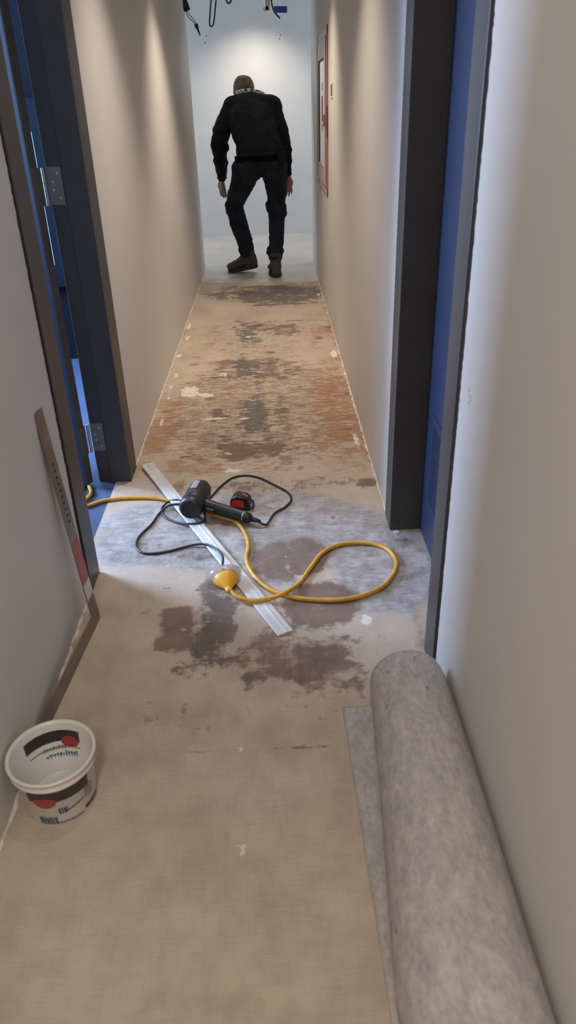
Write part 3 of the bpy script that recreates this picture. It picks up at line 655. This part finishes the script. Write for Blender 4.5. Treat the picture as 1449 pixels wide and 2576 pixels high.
# ------------------------------------------------------------------ cords
def path(lst): return [at(p[0], p[1], p[2] if len(p) > 2 else .0078) for p in lst]
ec = empty('extension_cord', (.1, 1.95, 0), 'thick yellow extension cord curling out of the left doorway across the floor', 'extension cord')
P = [(-1.25, 2.3, .0078), (-1.0, 2.55, .0078), (-.86, 2.66, .0078)]
P = [Vector(p) for p in P]+path([(214, 1218), (226, 1228), (228, 1243), (214, 1258), (200, 1272), (222, 1272), (262, 1259), (320, 1253), (380, 1253), (430, 1260), (500, 1285), (560, 1302), (590, 1312), (614, 1338), (625, 1372), (620, 1405), (630, 1435), (655, 1465), (690, 1488),
     (740, 1503), (800, 1509), (860, 1508), (920, 1496), (965, 1473), (992, 1440), (996, 1410), (975, 1382), (935, 1368), (885, 1366), (845, 1373), (810, 1392), (780, 1430), (755, 1465), (720, 1490, .022), (680, 1505, .016), (640, 1511, .015), (605, 1505, .015), (585, 1492, .018), (575, 1478, .022)])
bm = bmesh.new(); tube(bm, P, .0075, 12, 8); finish('cord', bm, M['yellow'], ec, True)
pe = at(575, 1480, .022); pa = at(562, 1432, .030); ax = (pa-pe).normalized()
FE = frame(pe, ax)
bm = bmesh.new(); lathe(bm, [(-.018, .008), (-.012, .0095), (.0, .0105), (.004, .0125), (.012, .018), (.03, .029), (.046, .037), (.058, .038), (.064, .036), (.067, .030)], FE @ Matrix.Diagonal((1, 1.15, .8, 1)), 28)
finish('socket_body', bm, M['yellowp'], ec, True)
bm = bmesh.new(); lathe(bm, [(.030, .031), (.048, .044), (.066, .054), (.082, .058), (.083, .0565), (.066, .052), (.048, .042), (.031, .029)], FE @ Matrix.Diagonal((1, 1.0, .62, 1)), 36, cap=False)
o = finish('clear_cover', bm, M['clear'], ec, True); tag(o, 'clear flared plastic cover')
adopt(ec)

# heat gun
hg = empty('heat_gun', (-.3, 2.5, .05), 'black heat gun lying on the white straightedge with its cord looped', 'heat gun')
f0 = Vector((-.343, 2.425, .068)); f1 = Vector((-.303, 2.625, .072)); gx = (f1-f0).normalized(); GF = frame(f0, gx); GL = (f1-f0).length
bm = bmesh.new()
lathe(bm, [(-.008, .001), (-.008, .034), (-.004, .040), (.0, .0435), (.02, .046), (.028, .046), (.030, .0445), (.034, .0465), (.10, .0465), (.14, .044), (.165, .038), (.178, .031), (.186, .020), (.188, .001)], GF, 40, cap=False)
finish('barrel', bm, M['blackplastic'], hg, True)
bm = bmesh.new()
for k in range(7):
    yy = -.027+k*.009; hh = math.sqrt(.033**2-yy**2); obox(bm, GF @ Matrix.Translation((-.009, yy, 0)), (.003, .004, 2*hh))
finish('intake_grille', bm, M['blackrubber'], hg)
bm = bmesh.new()
for k, (u, v) in enumerate(((.082, .142),)):
    n = 8; prev = None
    for i in range(n+1):
        a_ = math.radians(62+34*i/n); cur = [bm.verts.new(GF @ Vector((q, .0470*math.cos(a_), .0470*math.sin(a_)))) for q in (u, v)]
        if prev: bm.faces.new((prev[0], prev[1], cur[1], cur[0]))
        prev = cur
tag(finish('rating_plate', bm, M['grey'], hg), 'worn grey rating sticker')
bm = bmesh.new()
for k in range(4):
    for seg in ((0, .003, 0, .016), (0.003, .009, 0, .003)) if k % 2 else ((0, .003, 0, .016), (.006, .009, 0, .016)):
        a0 = 66+k*9; u0 = .054
        vs = [bm.verts.new(GF @ Vector((u0+q, .0471*math.cos(math.radians(a0+p)), .0471*math.sin(math.radians(a0+p))))) for p, q in ((seg[0]*900, seg[2]), (seg[1]*900*.8, seg[2]), (seg[1]*900*.8, seg[3]), (seg[0]*900, seg[3]))]
        bm.faces.new(vs)
finish('barrel_lettering', bm, M['greyletter'], hg)
h0 = GF @ Vector((.075, 0, -.012)); h1 = Vector((-.112, 2.402, .028)); HD = frame(h0, (h1-h0)); hl = (h1-h0).length
bm = bmesh.new()
lathe(bm, [(0, .034), (.03, .029), (.05, .0245), (.09, .0225), (.15, .0225), (hl-.03, .0215), (hl-.008, .019), (hl, .010)], HD @ Matrix.Diagonal((1, .95, 1.05, 1)), 28); finish('handle', bm, M['blackplastic'], hg, True)
bm = bmesh.new(); lathe(bm, [(hl-.035, .0220), (hl-.034, .0226), (hl-.032, .0226), (hl-.031, .0218)], HD @ Matrix.Diagonal((1, .95, 1.05, 1)), 28); tag(finish('handle_ring', bm, M['pin'], hg, True), 'thin silver ring')
bm = bmesh.new(); obox(bm, HD @ Matrix.Translation((.075, -.026, 0)), (.035, .012, .016), .003); finish('trigger', bm, M['blackrubber'], hg)
bm = bmesh.new(); lathe(bm, [(hl-.006, .011), (hl+.012, .0095), (hl+.035, .006)], frame(h0, (h1-h0)), 16); finish('strain_relief', bm, M['blackrubber'], hg, True)
he = h0+(h1-h0).normalized()*(hl+.02)
Pc = [he, he+Vector((.035, -.006, -.016))]+[at(*p) for p in ((690, 1292, .0048), (718, 1275, .0048), (733, 1256, .0048), (722, 1237, .0048), (690, 1220, .0048), (655, 1203, .0048), (620, 1196, .0048), (585, 1202, .0048), (555, 1224, .0048), (530, 1250, .0048), (500, 1268, .0052), (470, 1268, .0185), (450, 1258, .018), (425, 1262, .011), (408, 1278, .0048), (412, 1298, .0048), (440, 1312, .0048), (478, 1318, .015), (510, 1312, .017), (515, 1292, .012), (490, 1272, .024), (455, 1268, .022), (425, 1272, .014), (402, 1290, .0055), (382, 1318, .0048), (350, 1350, .0048), (343, 1375, .0048), (358, 1390, .0048), (390, 1392, .0048), (435, 1384, .0048), (480, 1372, .006), (515, 1369, .014), (545, 1381, .020), (560, 1400, .028))]+[pa+ax*.02]
bm = bmesh.new(); tube(bm, Pc, .0044, 10, 7); finish('power_cord', bm, M['blackrubber'], hg, True)
bm = bmesh.new(); lathe(bm, [(.045, .016), (.066, .017), (.075, .015), (.08, .009), (.105, .006)], FE @ Matrix.Diagonal((1, 1.1, .8, 1)), 20); finish('plug', bm, M['blackplastic'], hg, True)
adopt(hg)

# tape measure
tm = empty('tape_measure', (-.155, 2.55, 0), 'red and black tape measure on the floor beside the heat gun handle', 'tape measure')
TT = Matrix.Translation((-.158, 2.545, 0)) @ Matrix.Rotation(math.radians(-12), 4, 'Z')
bm = bmesh.new()
ring = [(-.038, .003), (-.034, .0), (.036, .0), (.041, .006), (.041, .022), (.036, .045), (.022, .058), (-.012, .062), (-.030, .054), (-.038, .036)]
loft(bm, [[TT @ Vector((x*k, y, .031+(z-.031)*k)) for x, z in ring] for y, k in ((-.026, .9), (-.022, 1), (.022, 1), (.026, .9))]); finish('case', bm, M['blackplastic'], tm)
bm = bmesh.new()
ring2 = [(-.030, .018), (.018, .016), (.020, .036), (.012, .045), (-.020, .046), (-.031, .038)]
loft(bm, [[TT @ Vector((x, y, z)) for x, z in ring2] for y in (-.0285, -.0255)]); tag(finish('side_panel', bm, M['red'], tm), 'red side panel')
bm = bmesh.new(); obox(bm, TT @ Matrix.Translation((.020, -.004, .0585)) @ Matrix.Rotation(.55, 4, 'Y'), (.022, .018, .005), .002); tag(finish('lock_button', bm, M['red'], tm), 'red lock button')
bm = bmesh.new(); obox(bm, TT @ Matrix.Translation((.0435, 0, .012)), (.006, .022, .018), .001); finish('end_hook', bm, M['pin'], tm)
bm = bmesh.new(); obox(bm, TT @ Matrix.Translation((-.006, .029, .032)), (.03, .003, .045), .001); finish('belt_clip', bm, M['pin'], tm)
bm = bmesh.new(); tube(bm, [TT @ Vector(p) for p in ((.034, -.01, .05), (.052, -.012, .04), (.055, -.014, .018), (.05, -.016, .006))], .0035); finish('wrist_loop', bm, M['blackrubber'], tm)
adopt(tm)

# ------------------------------------------------------------------ the man
_SPH = {}
def _sphere(seg):
    if seg not in _SPH:
        b = bmesh.new(); bmesh.ops.create_uvsphere(b, u_segments=seg, v_segments=seg//2+2, radius=1); b.verts.index_update()
        _SPH[seg] = (np.array([v.co[:] for v in b.verts]), [[v.index for v in f.verts] for f in b.faces]); b.free()
    return _SPH[seg]
class Blob:
    def __init__(s): s.v = []; s.f = []; s.n = 0
    def ball(s, c, r, rot=None, seg=20):
        r = r if hasattr(r, '__len__') else (r, r, r)
        V, F = _sphere(seg); P = V*np.array(r)
        if rot: P = P @ np.array(rot).T
        s.v.append(P+np.array(c[:] if hasattr(c, '__getitem__') else c)); s.f += [[i+s.n for i in q] for q in F]; s.n += len(V)
    def chain(s, pts, step=.02, seg=16):   # pts: (x,y,z,rx,ry[,rz])
        for a, b in zip(pts, pts[1:]):
            pa_, pb = Vector(a[:3]), Vector(b[:3]); n = max(1, int((pb-pa_).length/step))
            for i in range(n+1):
                t = i/n; c = pa_.lerp(pb, t); r = [a[3+j]*(1-t)+b[3+j]*t for j in range(len(a)-3)]
                if len(r) == 1: r = r*3
                if len(r) == 2: r = [r[0], r[1], (r[0]+r[1])/2]
                s.ball(c, r, seg=seg)
    def build(s, name, m, parent, voxel=.008, smooth=4, wrinkle=0, wsize=.09, stretch=1):
        me = bpy.data.meshes.new('t'); me.from_pydata(np.concatenate(s.v).tolist(), [], s.f); o = bpy.data.objects.new('t', me); COL.objects.link(o)
        r = o.modifiers.new('r', 'REMESH'); r.mode = 'VOXEL'; r.voxel_size = voxel
        if smooth: q = o.modifiers.new('s', 'SMOOTH'); q.iterations = smooth; q.factor = .5
        if wrinkle:
            tx = bpy.data.textures.new('w', 'CLOUDS'); tx.noise_scale = wsize; tx.noise_depth = 2
            d = o.modifiers.new('d', 'DISPLACE'); d.texture = tx; d.strength = wrinkle; d.mid_level = .5; d.texture_coords = 'LOCAL'
        bpy.context.view_layer.update(); dg = bpy.context.evaluated_depsgraph_get(); dg.update()
        me2 = bpy.data.meshes.new_from_object(o.evaluated_get(dg)); bpy.data.objects.remove(o)
        me2.name = name; me2.materials.clear(); me2.materials.append(m); me2.polygons.foreach_set('use_smooth', [True]*len(me2.polygons))
        ob = bpy.data.objects.new(name, me2); COL.objects.link(ob); ob.parent = parent; return ob
man = empty('person', (-.1, 7.0, .004), 'balding man seen from behind bending forward, in dark sweater, jeans and brown boots', 'person')
HC = Vector((-.190, 7.46, 1.507))
# body: head, neck, torso, arms, hands, legs in one surface
B = Blob()
B.ball(HC, (.088, .105, .098), seg=32); B.ball(HC+Vector((0, .045, -.045)), (.070, .080, .085), seg=28)
B.ball(HC+Vector((0, .085, -.105)), (.036, .036, .032)); B.ball(HC+Vector((0, .142, -.03)), (.013, .02, .024)); B.ball(HC+Vector((0, .128, -.015)), (.012, .014, .03))
B.ball(HC+Vector((0, .118, -.085)), (.028, .014, .012))
for s in (-1, 1):
    B.ball(HC+Vector((s*.088, .005, -.028)), (.009, .020, .031)); B.ball(HC+Vector((s*.034, .103, .018)), (.022, .012, .009)); B.ball(HC+Vector((s*.045, .09, -.04)), (.028, .03, .025))
B.chain([(-.19, 7.43, 1.455, .058, .05), (-.165, 7.36, 1.395, .058, .05)])
B.chain([(-.15, 7.31, 1.33, .12, .07), (-.13, 7.22, 1.25, .15, .09), (-.09, 7.08, 1.10, .15, .10), (-.07, 7.02, .96, .15, .11)], .03)
def armb(sh, el, wr, r): B.chain([(*sh, r*1.25), (*el, r)], .02, 14); B.chain([(*el, r), (*wr, r*.68)], .02, 14)
shl, ell_, wl = (-.335, 7.27, 1.30), (-.425, 7.24, 1.085), (-.425, 7.28, .79)
shr, elr, wr_ = (.085, 7.27, 1.29), (.145, 7.20, 1.06), (.174, 7.24, .80)
armb(shl, ell_, wl, .04); armb(shr, elr, wr_, .04)
def hand(w_, side, tipz, splay):
    W = Vector(w_); n = Vector((0, .25, -1)).normalized()
    lat = Vector((.75*side, .65, 0)).normalized(); lat = (lat-n*lat.dot(n)).normalized()       # across the palm, thumb side forward
    pal = n.cross(lat).normalized()
    if pal.x*side > 0: pal = -pal                                                              # palm faces the thigh
    rot = Matrix((lat, pal, n)).transposed()
    for t in np.linspace(0, 1, 6): B.ball(W+n*(.01+.075*t)+pal*.0, (.026+.014*t, .016, .018), rot, 14)
    L = [.066, .080, .088, .076]
    for i in range(4):
        o_ = (-1.5+i)*.0205; base = W+n*.082+lat*o_; dirn = (n+lat*(-1.5+i)*splay).normalized(); l = L[i]*(tipz)
        p1 = base+dirn*l*.45; p2 = p1+(dirn+pal*.28).normalized()*l*.32; p3 = p2+(dirn+pal*.6).normalized()*l*.25
        B.chain([(*base, .0105), (*p1, .0098), (*p2, .009), (*p3, .008)], .006, 12)
    tb = W+n*.025+lat*.026; t1 = tb+(n*.8+lat*.65+pal*.2).normalized()*.042; t2 = t1+(n+lat*.15+pal*.15).normalized()*.032
    B.chain([(*tb, .014), (*t1, .0115), (*t2, .0095)], .006, 12)
hand(wl, -1, 1.0, .05); hand(wr_, 1, 1.15, .16)
hipL, kneeL, ankL = (-.175, 7.0, .90), (-.318, 7.12, .596), (-.232, 7.10, .15)
hipR, kneeR, ankR = (.045, 7.0, .90), (.058, 7.04, .547), (.031, 6.90, .14)
for h_, k_, a_ in ((hipL, kneeL, ankL), (hipR, kneeR, ankR)): B.chain([(*h_, .085), (*k_, .052)], .025, 14); B.chain([(*k_, .052), (*a_, .038)], .025, 14)
body = B.build('body', M['skin'], man, .0052, 2)
# eyes
for s in (-1, 1):
    bm = bmesh.new(); bmesh.ops.create_uvsphere(bm, u_segments=14, v_segments=10, radius=.0125, matrix=Matrix.Translation(HC+Vector((s*.033, .103, .0)))); finish('eye', bm, M['eye'], man, True)
# cropped hair: cap over crown, back and sides
B = Blob(); B.ball(HC+Vector((0, -.004, .000)), (.0925, .106, .1015), seg=36); B.ball(HC+Vector((0, .0, -.03)), (.0925, .090, .085), seg=32)
hair = B.build('hair', M['hair'], man, .005, 1)
bm = bmesh.new(); bm.from_mesh(hair.data)
bmesh.ops.delete(bm, geom=[v_ for v_ in bm.verts if (v_.co.y > HC.y+.045 and v_.co.z < HC.z+.055) or v_.co.y > HC.y+.085 or
    ((v_.co.x-HC.x)**2/.045**2+(v_.co.y-HC.y-.01)**2/.085**2 < 1 and v_.co.z > HC.z+.02 and v_.co.x > HC.x-.028)], context='VERTS')
bm.to_mesh(hair.data); bm.free()
# sweater
B = Blob(); B.ball((-.14, 7.33, 1.385), (.14, .085, .088), seg=28)
B.chain([(-.150, 7.36, 1.40, .125, .060, .055), (-.145, 7.31, 1.365, .210, .115, .095), (-.135, 7.24, 1.29, .215, .14, .12), (-.115, 7.16, 1.19, .205, .145, .12), (-.085, 7.07, 1.09, .198, .145, .10), (-.067, 7.02, 1.02, .205, .15, .07), (-.064, 7.00, .995, .208, .152, .045)], .018, 22)
B.chain([(-.285, 7.29, 1.358, .097), (-.13, 7.30, 1.374, .098), (.045, 7.29, 1.352, .096)], .02, 22)
B.chain([(-.30, 7.29, 1.345, .085), (-.345, 7.27, 1.27, .083), (-.40, 7.25, 1.17, .078), (-.425, 7.24, 1.09, .074)], .02)
B.chain([(-.425, 7.24, 1.09, .074), (-.428, 7.25, 1.0, .066), (-.422, 7.265, .90, .056), (-.424, 7.28, .815, .046)], .02)
B.chain([(.045, 7.29, 1.335, .088), (.075, 7.27, 1.26, .085), (.115, 7.235, 1.15, .078), (.137, 7.20, 1.06, .070)], .02)
B.chain([(.137, 7.20, 1.06, .070), (.148, 7.21, .97, .060), (.158, 7.225, .88, .050), (.165, 7.235, .835, .044)], .02)
for c, r in (((-.455, 7.24, 1.07), .05), ((-.385, 7.23, 1.055), .048), ((-.46, 7.25, .955), .036), ((-.392, 7.26, .93), .034), ((-.39, 7.25, 1.005), .03), ((.165, 7.19, 1.02), .052), ((.18, 7.2, .93), .035)): B.ball(c, r)
sw = B.build('sweater', M['shirt'], man, .008, 5, .022, .075)
bm = bmesh.new(); tube(bm, [(-.424+.037*math.cos(t), 7.281+.037*math.sin(t), .806+.003*math.sin(2*t)) for t in np.linspace(0, 2*math.pi, 18)], .009, 8, 3); finish('cuff', bm, M['shirt'], man, True)
bm = bmesh.new(); tube(bm, [(.166+.036*math.cos(t), 7.237+.036*math.sin(t), .825) for t in np.linspace(0, 2*math.pi, 18)], .009, 8, 3); finish('cuff', bm, M['shirt'], man, True)
# collar of the shirt under the sweater
bm = bmesh.new(); rings = []
for i, t in enumerate(np.linspace(math.radians(165), math.radians(395), 30)):
    cx_, cy_ = -.135, 7.385; rx, ry = .130, .095
    p = lambda k, z: (cx_+rx*k*math.cos(t), cy_+ry*k*math.sin(t), z)
    zt = 1.496-.012*math.cos(t)**2-.018*max(0, math.cos(t))
    rings.append([p(1.02, zt-.045), p(.97, zt), p(.92, zt+.004), p(.92, zt-.040)])
loft(bm, rings); tag(finish('shirt_collar', bm, M['collar'], man), 'pale checked collar')
# jeans
B = Blob()
B.chain([(-.065, 7.0, .985, .208, .148, .03), (-.067, 6.995, .93, .222, .150, .05), (-.070, 6.995, .885, .225, .145, .05)], .015, 22)
for s in (-1, 1): B.ball((-.065+s*.085, 6.93, .89), (.105, .10, .10))
B.chain([(-.195, 7.0, .89, .128, .125, .10), (-.215, 7.02, .81, .112, .115, .09), (-.262, 7.06, .71, .100, .105, .08), (-.308, 7.11, .62, .081, .088, .07), (-.318, 7.12, .575, .078, .085, .07)], .018)
B.chain([(-.318, 7.12, .575, .078, .082, .06), (-.302, 7.125, .50, .082, .082, .06), (-.280, 7.12, .40, .083, .080, .06), (-.250, 7.11, .30, .075, .074, .05), (-.240, 7.10, .22, .064, .066, .04), (-.234, 7.10, .165, .060, .066, .03)], .018)
B.chain([(.045, 7.0, .89, .120, .125, .10), (.058, 7.01, .80, .104, .115, .09), (.064, 7.02, .70, .090, .10, .08), (.060, 7.03, .60, .077, .088, .07), (.056, 7.03, .54, .077, .084, .06)], .018)
B.chain([(.056, 7.03, .54, .077, .080, .06), (.055, 7.0, .45, .071, .076, .06), (.050, 6.96, .34, .069, .074, .05), (.040, 6.925, .24, .067, .072, .04), (.033, 6.90, .165, .065, .070, .03)], .018)
for c, r in (((-.345, 7.11, .585), .062), ((-.29, 7.08, .555), .06), ((-.36, 7.11, .54), .04), ((-.215, 7.08, .30), .046), ((-.262, 7.06, .215), .046), ((-.21, 7.08, .24), .05),
             ((.085, 7.0, .575), .062), ((.118, 7.0, .525), .032), ((.02, 6.99, .565), .052), ((-.005, 7.0, .60), .034), ((.075, 6.98, .50), .052), ((.075, 6.90, .225), .036), ((-.005, 6.90, .235), .040), ((-.018, 6.90, .215), .032)): B.ball(c, r)
B.build('jeans', M['jeans'], man, .008, 4, .018, .055)
# belt and pouch
bm = bmesh.new(); n = 48
loft(bm, [[(-.066+.219*k*math.cos(2*math.pi*j/n), 7.0+.159*k*math.sin(2*math.pi*j/n), .955+.012*math.cos(2*math.pi*j/n-.3)*0+z) for j in range(n)] for k, z in ((1, 0), (1.012, .004), (1.012, .034), (1, .038))]); finish('belt', bm, M['belt'], man, True)
bm = bmesh.new(); obox(bm, Matrix.Translation((.118, 6.885, 1.0)) @ Matrix.Rotation(math.radians(38), 4, 'Z'), (.085, .035, .13), .012); finish('belt_pouch', bm, M['jeans'], man)
for s, px in ((-1, -.155), (1, .030)):
    bm = bmesh.new(); vs = []
    obox(bm, Matrix.Translation((px, 6.838, .885)) @ Matrix.Rotation(math.radians(-12), 4, 'X'), (.105, .006, .12), .002); finish('back_pocket', bm, M['jeans'], man)
# boots
def boot(ank, toe_dir, length, lift, name='boot'):
    d = Vector(toe_dir).normalized(); a = Vector(ank); g = .005
    side = Vector((-d.y, d.x, 0)); B = Blob()
    def P(u, z, w_=0): return a+d*u+side*w_+Vector((0, 0, z-a.z+g))
    rz = math.atan2(d.y, d.x); R = Matrix.Rotation(rz, 3, 'Z')
    tilt = lambda u: lift*max(0, (length*.62-u))/(length*.75)
    for u, z, rx, ry, r3 in [(-.030, .055, .045, .040, .050), (-.02, .09, .048, .044, .05), (.0, .14, .050, .048, .05), (.0, .175, .050, .050, .03), (.04, .085, .06, .046, .05), (.08, .07, .05, .046, .045), (.12, .06, .05, .050, .038), (.155, .052, .048, .052, .034), (.175, .048, .045, .048, .032)]:
        B.ball(P(u, z*1.06+tilt(u)), (rx*1.03, ry*1.14, r3*1.08), R)
    bt = B.build(name, M['boot'], man, .006, 4, .004, .05)
    bm = bmesh.new(); out = []
    for j in range(36):
        t = 2*math.pi*j/36; u = .068+.146*math.cos(t); wv = .053*math.sin(t)*(1-.12*math.cos(2*t)); out.append((u, wv))
    rings = []
    for z in (.0, .004, .022, .028):
        k = .97 if z in (.0, .028) else 1
        rings.append([P(.065+(u-.065)*k, z+tilt(u), wv*k) for u, wv in out])
    loft(bm, rings); so = finish('sole', bm, M['sole'], bt)
    bm = bmesh.new()
    for z in (.10, .122, .144): tube(bm, [P(.047, z, -.022), P(.056, z-.002, 0), P(.047, z, .022)], .0028, 6, 3)
    finish('laces', bm, M['gap'], bt); return bt
boot((-.208, 7.105, .10), (-1, .22, 0), .28, .035); boot((.033, 6.885, .10), (-.12, 1, 0), .28, 0.0)
adopt(man)
